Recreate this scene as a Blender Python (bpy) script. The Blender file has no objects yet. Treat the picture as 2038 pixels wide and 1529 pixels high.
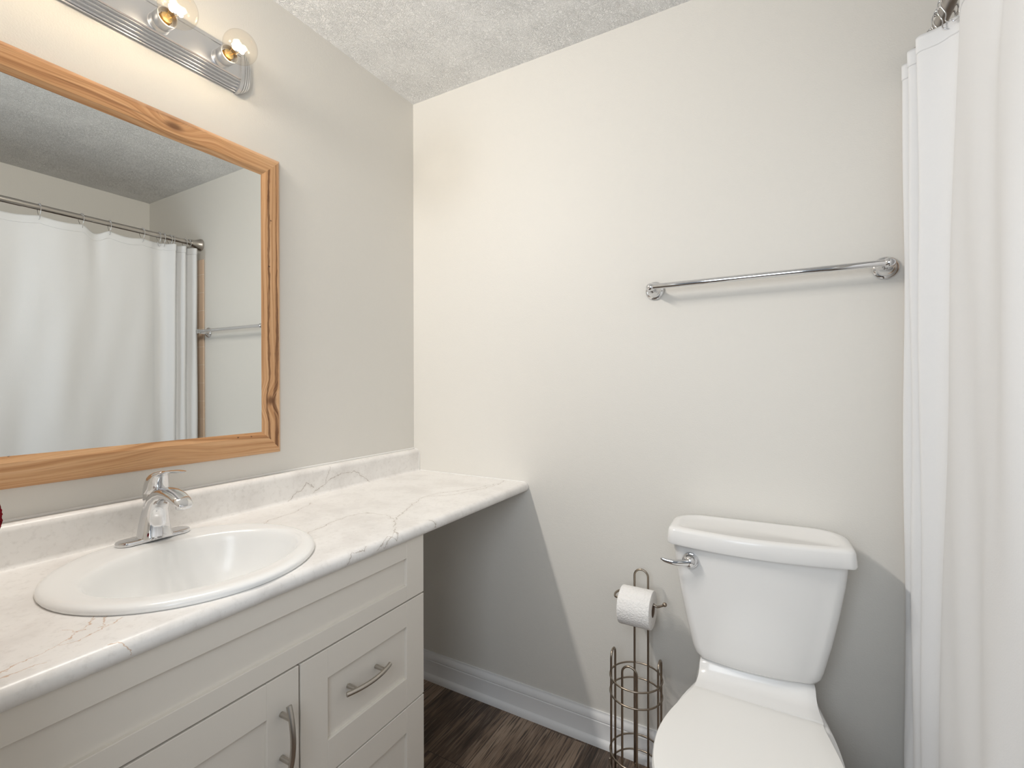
import bpy, bmesh, math, random
from mathutils import Vector, Matrix
random.seed(7)
PI = math.pi
SC = bpy.context.scene
COL = SC.collection

# ------------------------------------------------------------------ camera, world, lights, exposure
cd = bpy.data.cameras.new('camera')
cd.sensor_width = 36.0
cd.lens = 951.43 / 2038 * 36.0
cd.clip_start = 0.02
cam = bpy.data.objects.new('camera', cd)
COL.objects.link(cam)
CAM = Vector((1.3845, -1.5809, 1.2457))
yaw, pit, rol = math.radians(29.60), math.radians(-0.1925), math.radians(-0.1073)
fw = Vector((-math.sin(yaw), math.cos(yaw), 0)); rt = Vector((math.cos(yaw), math.sin(yaw), 0)); up = Vector((0, 0, 1))
fw2 = fw * math.cos(pit) + up * math.sin(pit); up2 = -fw * math.sin(pit) + up * math.cos(pit)
rt3 = rt * math.cos(rol) + up2 * math.sin(rol); up3 = -rt * math.sin(rol) + up2 * math.cos(rol)
M = Matrix((rt3, up3, -fw2)).transposed().to_4x4()
M.translation = CAM
cam.matrix_world = M
SC.camera = cam

SC.view_settings.view_transform = 'Standard'
SC.view_settings.look = 'None'
SC.view_settings.gamma = 1.0
SC.view_settings.use_curve_mapping = False
SC.view_settings.exposure = 0.02

w = bpy.data.worlds.new('world'); SC.world = w
w.use_nodes = True
w.node_tree.nodes['Background'].inputs[0].default_value = (0.86, 0.93, 1.0, 1)
w.node_tree.nodes['Background'].inputs[1].default_value = 0.25

def area_light(name, loc, target, sx, sy, power, color):
    ld = bpy.data.lights.new(name, 'AREA'); ld.shape = 'RECTANGLE'; ld.size = sx; ld.size_y = sy
    ld.energy = power; ld.color = color
    o = bpy.data.objects.new(name, ld); COL.objects.link(o)
    o.location = loc
    o.rotation_euler = (Vector(target) - Vector(loc)).to_track_quat('-Z', 'Y').to_euler()
    return o
# bluish fill light added behind the camera, outside the open doorway
area_light('doorway_fill', (1.20, -1.95, 1.50), (1.0, 0.0, 1.15), 0.55, 0.9, 10.5, (0.84, 0.92, 1.0))
BULB_POWER = 40.0
BULB_COLOR = (1.0, 0.972, 0.94)

SC.cycles.use_denoising = True
SC.cycles.max_bounces = 10
SC.cycles.diffuse_bounces = 5
SC.cycles.glossy_bounces = 5
SC.cycles.transparent_max_bounces = 12
SC.cycles.sample_clamp_indirect = 6.0
SC.cycles.caustics_reflective = False
SC.cycles.caustics_refractive = False

# ------------------------------------------------------------------ node helpers
def mat(name):
    m = bpy.data.materials.new(name); m.use_nodes = True
    nt = m.node_tree
    b = nt.nodes['Principled BSDF']
    return m, nt, b
def simple(name, col, rough=0.5, metal=0.0, spec=0.5, coat=0.0):
    m, nt, b = mat(name)
    b.inputs['Base Color'].default_value = (*col, 1)
    b.inputs['Roughness'].default_value = rough
    b.inputs['Metallic'].default_value = metal
    b.inputs['Specular IOR Level'].default_value = spec
    b.inputs['Coat Weight'].default_value = coat
    return m
class N:
    """tiny wrapper to write node trees"""
    def __init__(s, nt): s.nt = nt
    def node(s, t, **kw):
        n = s.nt.nodes.new(t)
        for k, v in kw.items(): setattr(n, k, v)
        return n
    def link(s, a, b): s.nt.links.new(a, b)
    def put(s, sock, v):
        if isinstance(v, bpy.types.NodeSocket): s.link(v, sock)
        elif v is not None: sock.default_value = v
    def math(s, op, a, b=None, c=None, clamp=False):
        n = s.node('ShaderNodeMath', operation=op); n.use_clamp = clamp
        s.put(n.inputs[0], a); s.put(n.inputs[1], b)
        if c is not None: s.put(n.inputs[2], c)
        return n.outputs[0]
    def vmath(s, op, a, b=None):
        n = s.node('ShaderNodeVectorMath', operation=op)
        s.put(n.inputs[0], a)
        if b is not None: s.put(n.inputs[1], b)
        return n.outputs['Value'] if op in ('LENGTH', 'DISTANCE', 'DOT_PRODUCT') else n.outputs[0]
    def noise(s, vec, scale, detail=3, rough=0.5, dist=0.0, ty=None):
        n = s.node('ShaderNodeTexNoise')
        if ty: n.noise_type = ty
        s.put(n.inputs['Vector'], vec)
        n.inputs['Scale'].default_value = scale; n.inputs['Detail'].default_value = detail
        n.inputs['Roughness'].default_value = rough; n.inputs['Distortion'].default_value = dist
        return n
    def ramp(s, fac, stops):
        n = s.node('ShaderNodeValToRGB'); e = n.color_ramp.elements
        while len(e) < len(stops): e.new(0.5)
        for i, (p, c) in enumerate(stops):
            e[i].position = p; e[i].color = (*c, 1) if len(c) == 3 else c
        s.put(n.inputs[0], fac)
        return n.outputs[0]
    def maprange(s, v, a, b, c=0.0, d=1.0, smooth=False):
        n = s.node('ShaderNodeMapRange'); n.clamp = True
        if smooth: n.interpolation_type = 'SMOOTHSTEP'
        s.put(n.inputs[0], v)
        for i, x in enumerate((a, b, c, d)): n.inputs[i + 1].default_value = x
        return n.outputs[0]
    def mix(s, fac, a, b, blend='MIX'):
        n = s.node('ShaderNodeMix', data_type='RGBA', blend_type=blend)
        s.put(n.inputs[0], fac)
        s.put(n.inputs[6], a if isinstance(a, bpy.types.NodeSocket) else (*a, 1))
        s.put(n.inputs[7], b if isinstance(b, bpy.types.NodeSocket) else (*b, 1))
        return n.outputs[2]
    def mapping(s, vec, scale=(1, 1, 1), loc=(0, 0, 0), rot=(0, 0, 0)):
        n = s.node('ShaderNodeMapping')
        s.put(n.inputs[0], vec)
        n.inputs['Location'].default_value = loc; n.inputs['Rotation'].default_value = rot; n.inputs['Scale'].default_value = scale
        return n.outputs[0]
    def bump(s, h, strength, dist, normal=None):
        n = s.node('ShaderNodeBump')
        n.inputs['Strength'].default_value = strength; n.inputs['Distance'].default_value = dist
        s.put(n.inputs['Height'], h)
        if normal is not None: s.link(normal, n.inputs['Normal'])
        return n.outputs[0]
    def pos(s): return s.node('ShaderNodeNewGeometry').outputs['Position']
    def uv(s): return s.node('ShaderNodeUVMap').outputs[0]

def seg_group():
    """distance from P to the segment A-B, kept as a running minimum; P is handed on so a chain stays sequential"""
    g = bpy.data.node_groups.new('segment_distance', 'ShaderNodeTree')
    for nm in ('P', 'A', 'B'): g.interface.new_socket(nm, in_out='INPUT', socket_type='NodeSocketVector')
    g.interface.new_socket('Din', in_out='INPUT', socket_type='NodeSocketFloat')
    g.interface.new_socket('D', in_out='OUTPUT', socket_type='NodeSocketFloat')
    g.interface.new_socket('Pout', in_out='OUTPUT', socket_type='NodeSocketVector')
    k = N(g); gi = g.nodes.new('NodeGroupInput'); go = g.nodes.new('NodeGroupOutput')
    s0 = k.node('ShaderNodeVectorMath', operation='SCALE')
    k.link(gi.outputs[0], s0.inputs[0]); k.link(k.math('MULTIPLY_ADD', gi.outputs[3], 1e-7, 1.0), s0.inputs[3])
    P = s0.outputs[0]
    pa = k.vmath('SUBTRACT', P, gi.outputs[1]); ba = k.vmath('SUBTRACT', gi.outputs[2], gi.outputs[1])
    h = k.math('DIVIDE', k.vmath('DOT_PRODUCT', pa, ba), k.vmath('DOT_PRODUCT', ba, ba), clamp=True)
    sc = k.node('ShaderNodeVectorMath', operation='SCALE'); k.link(ba, sc.inputs[0]); k.link(h, sc.inputs[3])
    k.link(k.math('MINIMUM', k.vmath('DISTANCE', pa, sc.outputs[0]), gi.outputs[3]), go.inputs[0])
    k.link(P, go.inputs[1])
    return g
SEG = seg_group()
def polyline_dist(k, P, lines, d=9.0):
    for ln in lines:
        for a, b in zip(ln, ln[1:]):
            n = k.node('ShaderNodeGroup'); n.node_tree = SEG
            k.link(P, n.inputs[0]); n.inputs[1].default_value = a; n.inputs[2].default_value = b
            k.put(n.inputs[3], d)
            d, P = n.outputs[0], n.outputs[1]
    return d

# ------------------------------------------------------------------ materials
def m_wall():
    m, nt, b = mat('wall_paint'); k = N(nt)
    p = k.pos()
    h = k.noise(p, 260, 2, 0.5).outputs[0]
    h2 = k.noise(p, 70, 2, 0.5).outputs[0]
    hh = k.math('ADD', h, k.math('MULTIPLY', h2, 0.6))
    b.inputs['Base Color'].default_value = (0.72, 0.70, 0.658, 1)
    b.inputs['Roughness'].default_value = 0.55
    b.inputs['Specular IOR Level'].default_value = 0.35
    k.link(k.bump(hh, 0.22, 0.0016), b.inputs['Normal'])
    return m
def m_ceiling():
    m, nt, b = mat('ceiling_texture'); k = N(nt)
    p = k.pos()
    ang = k.noise(p, 7, 2, 0.5).outputs[0]
    n1 = k.noise(p, 58, 2, 0.5, 1.8).outputs[0]
    r1 = k.maprange(k.math('ABSOLUTE', k.math('SUBTRACT', n1, 0.5)), 0.0, 0.060, 1.0, 0.0, True)
    n2 = k.noise(k.mapping(p, (1, 1, 1), (3.3, 1.7, 0)), 95, 2, 0.5, 1.6).outputs[0]
    r2 = k.maprange(k.math('ABSOLUTE', k.math('SUBTRACT', n2, 0.5)), 0.0, 0.055, 0.7, 0.0, True)
    msk = k.maprange(ang, 0.30, 0.60, 0.60, 1.0, True)
    hh = k.math('MULTIPLY', k.math('MAXIMUM', r1, r2), msk)
    b.inputs['Base Color'].default_value = (0.85, 0.85, 0.845, 1)
    b.inputs['Roughness'].default_value = 0.7
    k.link(k.bump(hh, 0.9, 0.0022), b.inputs['Normal'])
    return m
def m_floor():
    m, nt, b = mat('floor_vinyl_planks'); k = N(nt)
    p = k.pos(); sx = k.node('ShaderNodeSeparateXYZ'); k.link(p, sx.inputs[0])
    X, Y = sx.outputs[0], sx.outputs[1]
    W_, L_ = 0.1515, 1.22
    xr = k.math('DIVIDE', k.math('SUBTRACT', X, 0.4900), W_)
    row = k.math('FLOOR', xr); fx = k.math('FRACT', xr)
    off = k.math('MULTIPLY', k.math('FRACT', k.math('MULTIPLY', k.math('ADD', row, 1.0), 0.381)), L_)
    yr = k.math('DIVIDE', k.math('ADD', k.math('ADD', Y, 0.32), off), L_)
    cell = k.math('FLOOR', yr); fy = k.math('FRACT', yr)
    cx = k.node('ShaderNodeCombineXYZ'); k.link(row, cx.inputs[0]); k.link(cell, cx.inputs[1])
    wn = k.node('ShaderNodeTexWhiteNoise', noise_dimensions='2D'); k.link(cx.outputs[0], wn.inputs['Vector'])
    rnd = wn.outputs['Value']
    # grain, shifted from plank to plank
    sh = k.node('ShaderNodeCombineXYZ'); k.link(k.math('MULTIPLY', rnd, 37.0), sh.inputs[0]); k.link(k.math('MULTIPLY', row, 3.7), sh.inputs[1])
    q = k.vmath('ADD', p, sh.outputs[0])
    warp = k.noise(q, 5.0, 3, 0.55).outputs[0]
    g = k.mapping(q, (26, 2.0, 1))
    gg = k.noise(g, 1.4, 6, 0.68, 0.9).outputs[0]
    fine = k.noise(k.mapping(q, (210, 7, 1)), 1.0, 3, 0.6).outputs[0]
    blot = k.noise(k.mapping(q, (7, 2.2, 1)), 1.3, 3, 0.55, 1.2).outputs[0]
    t = k.math('ADD', k.math('MULTIPLY', gg, 0.55), k.math('MULTIPLY', blot, 0.45))
    t = k.math('ADD', t, k.math('MULTIPLY', k.math('SUBTRACT', rnd, 0.5), 0.22))
    col = k.ramp(t, [(0.33, (0.028, 0.018, 0.012)), (0.45, (0.100, 0.064, 0.043)), (0.55, (0.215, 0.145, 0.100)), (0.70, (0.40, 0.29, 0.21))])
    col = k.mix(k.maprange(fine, 0.50, 0.64, 0.0, 0.85), col, (0.020, 0.014, 0.011))
    col = k.mix(k.maprange(fine, 0.44, 0.32, 0.0, 0.40), col, (0.33, 0.28, 0.23))
    seam = k.math('MAXIMUM', k.maprange(k.math('ABSOLUTE', k.math('SUBTRACT', fx, 0.5)), 0.489, 0.497, 0, 1),
                  k.maprange(k.math('ABSOLUTE', k.math('SUBTRACT', fy, 0.5)), 0.4985, 0.4995, 0, 1))
    col = k.mix(k.math('MULTIPLY', seam, 0.75), col, (0.008, 0.006, 0.005))
    k.link(col, b.inputs['Base Color'])
    b.inputs['Roughness'].default_value = 0.42
    k.link(k.bump(k.math('SUBTRACT', k.math('MULTIPLY', fine, -0.4), seam), 0.3, 0.001), b.inputs['Normal'])
    return m
def m_oak():
    m, nt, b = mat('oak_frame_wood'); k = N(nt)
    uv = k.uv(); p = k.pos()
    s = k.node('ShaderNodeSeparateXYZ'); k.link(uv, s.inputs[0]); U, V = s.outputs[0], s.outputs[1]
    lowf = k.noise(k.mapping(uv, (2.2, 7, 1)), 1.0, 2, 0.5).outputs[0]
    # knots push the grain aside
    knots = [(0.03, -0.676, 1.192), (0.03, -0.94, 1.905)]
    kd = None
    for kn in knots:
        d = k.vmath('LENGTH', k.vmath('MULTIPLY', k.vmath('SUBTRACT', p, kn), (0.4, 1.0, 0.75) if kn[2] < 1.5 else (0.4, 0.5, 1.1)))
        kd = d if kd is None else k.math('MINIMUM', kd, d)
    push = k.maprange(kd, 0.0, 0.055, 1.0, 0.0, True)
    v2 = k.math('ADD', V, k.math('ADD', k.math('MULTIPLY', lowf, 0.055), k.math('MULTIPLY', push, 0.030)))
    cb = k.node('ShaderNodeCombineXYZ'); k.link(k.math('MULTIPLY', U, 1.3), cb.inputs[0]); k.link(k.math('MULTIPLY', v2, 95.0), cb.inputs[1])
    rings = k.noise(cb.outputs[0], 1.0, 3, 0.6, 0.25).outputs[0]
    cb2 = k.node('ShaderNodeCombineXYZ'); k.link(k.math('MULTIPLY', U, 9.0), cb2.inputs[0]); k.link(k.math('MULTIPLY', v2, 420.0), cb2.inputs[1])
    pores = k.noise(cb2.outputs[0], 1.0, 3, 0.7).outputs[0]
    col = k.ramp(rings, [(0.28, (0.31, 0.138, 0.055)), (0.42, (0.545, 0.285, 0.128)), (0.55, (0.665, 0.39, 0.200)), (0.74, (0.76, 0.49, 0.285))])
    col = k.mix(k.maprange(pores, 0.55, 0.75, 0, 0.55), col, (0.26, 0.12, 0.045))
    # dark mineral streaks running along the right upright
    ps = k.node('ShaderNodeSeparateXYZ'); k.link(p, ps.inputs[0]); PY, PZ = ps.outputs[1], ps.outputs[2]
    vv = k.math('SUBTRACT', -0.634, PY)
    onr = k.math('MULTIPLY', k.math('LESS_THAN', vv, k.math('SUBTRACT', 1.9395, PZ)), k.math('MULTIPLY', k.math('LESS_THAN', vv, k.math('SUBTRACT', PZ, 1.030)), k.math('LESS_THAN', vv, 0.0685)))
    cz = k.node('ShaderNodeCombineXYZ'); k.link(k.math('MULTIPLY', PZ, 6.0), cz.inputs[2])
    wz = k.math('SUBTRACT', k.noise(cz.outputs[0], 1.0, 3, 0.6).outputs[0], 0.5)
    cz2 = k.node('ShaderNodeCombineXYZ'); k.link(k.math('MULTIPLY', PZ, 17.0), cz2.inputs[2]); cz2.inputs[0].default_value = 4.0
    wz2 = k.noise(cz2.outputs[0], 1.0, 3, 0.6).outputs[0]
    vk = k.math('ADD', vv, k.math('MULTIPLY', push, -0.010))
    d1 = k.math('ABSOLUTE', k.math('SUBTRACT', vk, k.math('MULTIPLY_ADD', wz, 0.020, 0.0470)))
    d2 = k.math('ABSOLUTE', k.math('SUBTRACT', vk, k.math('MULTIPLY_ADD', wz, -0.018, 0.0215)))
    w1 = k.math('MULTIPLY_ADD', wz2, 0.0100, -0.0010); w2 = k.math('MULTIPLY', k.maprange(PZ, 1.70, 1.35, 0.15, 1.0), k.math('MULTIPLY_ADD', wz2, 0.0130, 0.0005))
    s1 = k.math('SUBTRACT', 1.0, k.math('DIVIDE', d1, w1), clamp=True); s2 = k.math('SUBTRACT', 1.0, k.math('DIVIDE', d2, w2), clamp=True)
    stf = k.math('MULTIPLY', k.math('MULTIPLY', k.math('MAXIMUM', s1, s2), 2.4, clamp=True), onr)
    stf = k.math('MULTIPLY', stf, k.maprange(pores, 0.38, 0.55, 0.35, 0.95))
    # a few thin reddish-brown lines on the other rails
    st = k.noise(k.mapping(uv, (1.1, 46, 1), (3.1, 0.4, 0)), 1.0, 3, 0.6, 0.6).outputs[0]
    stf = k.math('MAXIMUM', stf, k.maprange(st, 0.60, 0.72, 0, 0.5, True))
    col = k.mix(stf, col, (0.150, 0.056, 0.020))
    col = k.mix(k.maprange(kd, 0.004, 0.016, 0.8, 0.0, True), col, (0.12, 0.045, 0.016))
    holes = [(0.03, -0.737, 1.088), (0.03, -0.776, 1.089), (0.026, -1.243, 1.099), (0.03, -0.680, 1.60), (0.03, -0.674, 1.74)]
    hd = None
    wv = k.vmath('ADD', p, k.vmath('MULTIPLY', k.vmath('SUBTRACT', k.noise(p, 160, 2, 0.6).outputs['Color'], (0.5, 0.5, 0.5)), (0.006, 0.006, 0.006)))
    for hq in holes:
        d = k.vmath('DISTANCE', k.vmath('MULTIPLY', wv, (0.2, 0.75, 1.0)), (hq[0] * 0.2, hq[1] * 0.75, hq[2]))
        hd = d if hd is None else k.math('MINIMUM', hd, d)
    col = k.mix(k.maprange(hd, 0.0012, 0.0035, 0.95, 0.0, True), col, (0.03, 0.008, 0.006))
    k.link(col, b.inputs['Base Color'])
    b.inputs['Roughness'].default_value = 0.38
    b.inputs['Specular IOR Level'].default_value = 0.4
    k.link(k.bump(pores, 0.12, 0.0006), b.inputs['Normal'])
    return m
def m_marble():
    m, nt, b = mat('marble_laminate'); k = N(nt)
    p = k.pos()
    cl = k.noise(p, 9, 4, 0.6).outputs[0]
    sp = k.noise(p, 70, 4, 0.7).outputs[0]
    base = k.mix(k.maprange(cl, 0.40, 0.72, 0, 1, True), (0.83, 0.812, 0.79), (0.735, 0.712, 0.69))
    base = k.mix(k.maprange(sp, 0.52, 0.70, 0, 0.30), base, (0.52, 0.49, 0.46))
    z = 0.872
    warm = [[(0.503, -1.372, z), (0.494, -1.348, z), (0.485, -1.307, z), (0.494, -1.297, z), (0.487, -1.268, z), (0.470, -1.250, z), (0.445, -1.240, z), (0.430, -1.228, z)],
            [(0.485, -1.307, z), (0.466, -1.283, z), (0.445, -1.258, z), (0.425, -1.243, z)],
            [(0.437, -1.290, z), (0.458, -1.283, z), (0.468, -1.272, z)],
            [(0.478, -1.262, z), (0.478, -1.243, z), (0.468, -1.226, z)], [(0.430, -1.238, z), (0.462, -1.205, z), (0.480, -1.182, z)],
            [(0.545, -1.272, 0.872), (0.556, -1.258, 0.862), (0.556, -1.250, 0.848)],
            [(0.520, -1.385, z), (0.522, -1.352, z), (0.528, -1.335, z)]]
    cool = [[(0.357, -0.800, z), (0.340, -0.735, z), (0.323, -0.640, z), (0.344, -0.595, z), (0.410, -0.582, z), (0.463, -0.609, z), (0.520, -0.665, z), (0.553, -0.715, 0.866), (0.556, -0.745, 0.850)],
            [(0.470, -0.620, z), (0.436, -0.550, z), (0.397, -0.463, z), (0.361, -0.373, z), (0.372, -0.300, z), (0.430, -0.200, z), (0.470, -0.075, z), (0.461, -0.020, z)],
            [(0.361, -0.373, z), (0.425, -0.300, z), (0.466, -0.170, z), (0.476, -0.080, z)],
            [(0.22, -0.86, z), (0.17, -0.78, z), (0.16, -0.70, z), (0.11, -0.60, z)],
            [(0.031, -0.625, 0.873), (0.031, -0.575, 0.903), (0.031, -0.553, 0.918), (0.031, -0.530, 0.903)],
            [(0.031, -0.530, 0.880), (0.031, -0.497, 0.897), (0.031, -0.456, 0.922), (0.031, -0.413, 0.929), (0.031, -0.357, 0.922), (0.031, -0.321, 0.901), (0.031, -0.284, 0.876)],
            [(0.031, -0.484, 0.905), (0.031, -0.470, 0.930), (0.026, -0.463, 0.955)],
            [(0.556, -0.853, 0.850), (0.554, -0.835, 0.866), (0.556, -0.805, 0.862), (0.551, -0.790, 0.870)],
            [(0.556, -0.770, 0.846), (0.555, -0.745, 0.862), (0.548, -0.722, 0.871), (0.556, -0.700, 0.858), (0.553, -0.686, 0.868), (0.535, -0.690, z)],
            [(0.548, -0.560, 0.872), (0.556, -0.552, 0.852)],
            [(0.10, -1.30, z), (0.16, -1.33, z), (0.24, -1.42, z)]]
    wob = k.vmath('MULTIPLY', k.vmath('SUBTRACT', k.noise(p, 32, 4, 0.65).outputs['Color'], (0.5, 0.5, 0.5)), (0.034, 0.034, 0.0))
    # unrolled sheet: y along the counter, v across it over splash, top and front edge
    sp3 = k.node('ShaderNodeSeparateXYZ'); k.link(p, sp3.inputs[0])
    cb3 = k.node('ShaderNodeCombineXYZ'); k.link(sp3.outputs[1], cb3.inputs[0])
    k.link(k.math('SUBTRACT', sp3.outputs[0], k.math('SUBTRACT', sp3.outputs[2], 0.872)), cb3.inputs[1])
    q = k.vmath('ADD', cb3.outputs[0], wob)
    flat = lambda L: [[(b_, a_ - (c_ - 0.872), 0.0) for a_, b_, c_ in ln] for ln in L]
    warm, cool = flat(warm), flat(cool)
    brk = k.noise(p, 45, 2, 0.5).outputs[0]
    dw = polyline_dist(k, q, warm); dc = polyline_dist(k, q, cool)
    thick = k.maprange(brk, 0.35, 0.65, 0.0007, 0.0021)
    fw_ = k.math('SUBTRACT', 1.0, k.math('DIVIDE', dw, thick), clamp=True)
    fc_ = k.math('SUBTRACT', 1.0, k.math('DIVIDE', dc, thick), clamp=True)
    base = k.mix(k.math('MULTIPLY', k.maprange(dc, 0.0, 0.012, 0.16, 0.0), 1.0), base, (0.55, 0.50, 0.46))
    base = k.mix(k.math('MULTIPLY', fw_, 0.80), base, (0.50, 0.28, 0.14))
    base = k.mix(k.math('MULTIPLY', fc_, 0.80), base, (0.29, 0.235, 0.19))
    k.link(base, b.inputs['Base Color'])
    b.inputs['Roughness'].default_value = 0.33
    k.link(k.bump(sp, 0.05, 0.0006), b.inputs['Normal'])
    return m
def m_fabric():
    m, nt, b = mat('curtain_fabric'); k = N(nt)
    p = k.pos()
    wv = k.noise(p, 420, 2, 0.5, 0.4).outputs[0]
    cr = k.noise(p, 6, 2, 0.5).outputs[0]
    b.inputs['Base Color'].default_value = (0.855, 0.86, 0.87, 1)
    b.inputs['Roughness'].default_value = 0.8
    b.inputs['Specular IOR Level'].default_value = 0.2
    nrm = k.bump(k.math('ADD', wv, k.math('MULTIPLY', cr, 2.0)), 0.25, 0.0012)
    k.link(nrm, b.inputs['Normal'])
    tr = k.node('ShaderNodeBsdfTranslucent'); tr.inputs[0].default_value = (0.855, 0.86, 0.87, 1); k.link(nrm, tr.inputs[1])
    mx = k.node('ShaderNodeMixShader'); mx.inputs[0].default_value = 0.22
    k.link(b.outputs[0], mx.inputs[1]); k.link(tr.outputs[0], mx.inputs[2])
    k.link(mx.outputs[0], nt.nodes['Material Output'].inputs[0])
    return m
def m_paper():
    m, nt, b = mat('toilet_paper'); k = N(nt)
    uv = k.uv()
    v1 = k.node('ShaderNodeTexVoronoi', feature='DISTANCE_TO_EDGE'); k.put(v1.inputs['Vector'], uv); v1.inputs['Scale'].default_value = 95
    h = k.maprange(v1.outputs['Distance'], 0.0, 0.25, 0.0, 1.0, True)
    s = k.node('ShaderNodeSeparateXYZ'); k.link(uv, s.inputs[0])
    line = k.maprange(k.math('ABSOLUTE', k.math('SUBTRACT', s.outputs[1], 0.0)), 0.0, 0.0012, 1, 0)
    b.inputs['Base Color'].default_value = (0.86, 0.845, 0.83, 1)
    b.inputs['Roughness'].default_value = 0.9; b.inputs['Specular IOR Level'].default_value = 0.1
    k.link(k.bump(k.math('SUBTRACT', h, k.math('MULTIPLY', line, 1.5)), 0.45, 0.0016), b.inputs['Normal'])
    return m
def m_towel():
    m, nt, b = mat('red_towel_pile'); k = N(nt)
    n = k.noise(k.pos(), 240, 3, 0.6)
    col = k.ramp(n.outputs[0], [(0.3, (0.09, 0.002, 0.006)), (0.7, (0.30, 0.012, 0.022))])
    k.link(col, b.inputs['Base Color']); b.inputs['Roughness'].default_value = 0.95; b.inputs['Specular IOR Level'].default_value = 0.1
    k.link(k.bump(n.outputs[0], 0.8, 0.004), b.inputs['Normal'])
    return m
def m_glass_shell():
    m, nt, b = mat('clear_bulb_glass'); k = N(nt)
    nt.nodes.remove(b)
    tr = k.node('ShaderNodeBsdfTransparent'); tr.inputs[0].default_value = (0.985, 0.965, 0.93, 1)
    gl = k.node('ShaderNodeBsdfGlossy'); gl.inputs['Roughness'].default_value = 0.02
    lw = k.node('ShaderNodeLayerWeight'); lw.inputs[0].default_value = 0.5
    fr = k.math('MULTIPLY_ADD', k.math('POWER', lw.outputs['Facing'], 4.0), 0.55, 0.025)
    mx = k.node('ShaderNodeMixShader')
    k.link(fr, mx.inputs[0]); k.link(tr.outputs[0], mx.inputs[1]); k.link(gl.outputs[0], mx.inputs[2])
    k.link(mx.outputs[0], nt.nodes['Material Output'].inputs[0])
    return m
def m_emit(name, col, st):
    m, nt, b = mat(name); k = N(nt); nt.nodes.remove(b)
    e = k.node('ShaderNodeEmission'); e.inputs[0].default_value = (*col, 1); e.inputs[1].default_value = st
    k.link(e.outputs[0], nt.nodes['Material Output'].inputs[0])
    return m
def m_tile():
    m, nt, b = mat('tub_wall_tile'); k = N(nt)
    p = k.pos(); s = k.node('ShaderNodeSeparateXYZ'); k.link(p, s.inputs[0])
    def line(v, per, off):
        f = k.math('FRACT', k.math('DIVIDE', k.math('ADD', v, off), per))
        return k.maprange(k.math('ABSOLUTE', k.math('SUBTRACT', f, 0.5)), 0.485, 0.495, 0, 1)
    g = k.math('MAXIMUM', line(s.outputs[2], 0.108, 0.05), line(k.math('ADD', s.outputs[0], s.outputs[1]), 0.108, 0.0385))
    col = k.mix(g, (0.66, 0.50, 0.38), (0.78, 0.70, 0.60))
    k.link(col, b.inputs['Base Color']); b.inputs['Roughness'].default_value = 0.2
    k.link(k.bump(g, -0.4, 0.001), b.inputs['Normal'])
    return m
def m_seat():
    m, nt, b = mat('toilet_seat_plastic'); k = N(nt)
    p = k.pos()
    wob = k.vmath('ADD', p, k.vmath('MULTIPLY', k.vmath('SUBTRACT', k.noise(p, 90, 2).outputs['Color'], (0.5, 0.5, 0.5)), (0.006, 0.006, 0.0)))
    z = 0.458
    d = polyline_dist(k, wob, [[(1.180, -0.497, z), (1.186, -0.512, z)], [(1.190, -0.518, z), (1.196, -0.530, z)], [(1.182, -0.535, z), (1.186, -0.540, z)], [(1.372, -0.425, z), (1.382, -0.437, z)]])
    col = k.mix(k.maprange(d, 0.0004, 0.0011, 0.55, 0.0), (0.80, 0.79, 0.765), (0.30, 0.28, 0.25))
    k.link(col, b.inputs['Base Color']); b.inputs['Roughness'].default_value = 0.32
    return m

WALL = m_wall(); CEIL = m_ceiling(); FLOOR = m_floor(); OAK = m_oak(); MARBLE = m_marble(); FABRIC = m_fabric()
PAPER = m_paper(); TOWEL = m_towel(); SHELL = m_glass_shell(); TILE = m_tile(); SEAT = m_seat()
TRIM = simple('white_trim_paint', (0.80, 0.80, 0.805), 0.30)
CABINET = simple('cabinet_paint', (0.72, 0.675, 0.61), 0.42)
PORCELAIN = simple('porcelain', (0.86, 0.86, 0.85), 0.20, 0, 0.5)
TOILET = simple('toilet_china', (0.80, 0.795, 0.785), 0.20, 0, 0.45)
CHROME = simple('chrome', (0.74, 0.745, 0.76), 0.06, 1.0)
MIRROR = simple('mirror_glass', (0.80, 0.815, 0.80), 0.0, 1.0)
NICKEL = simple('satin_nickel', (0.50, 0.465, 0.42), 0.30, 1.0)
BRONZE = simple('satin_bronze_wire', (0.36, 0.305, 0.25), 0.30, 1.0)
STEEL = simple('brushed_steel', (0.70, 0.70, 0.705), 0.30, 1.0)
RODM = simple('brushed_rod', (0.50, 0.465, 0.43), 0.30, 1.0)
BRASS = simple('brass', (0.72, 0.50, 0.22), 0.25, 1.0)
CARD = simple('cardboard', (0.20, 0.14, 0.10), 0.9)
FIL = m_emit('filament_glow', (1.0, 0.80, 0.52), 60.0)
BACKING = simple('mirror_backing', (0.12, 0.10, 0.08), 0.7)
CAULK = simple('white_caulk', (0.80, 0.79, 0.77), 0.4)

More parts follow.
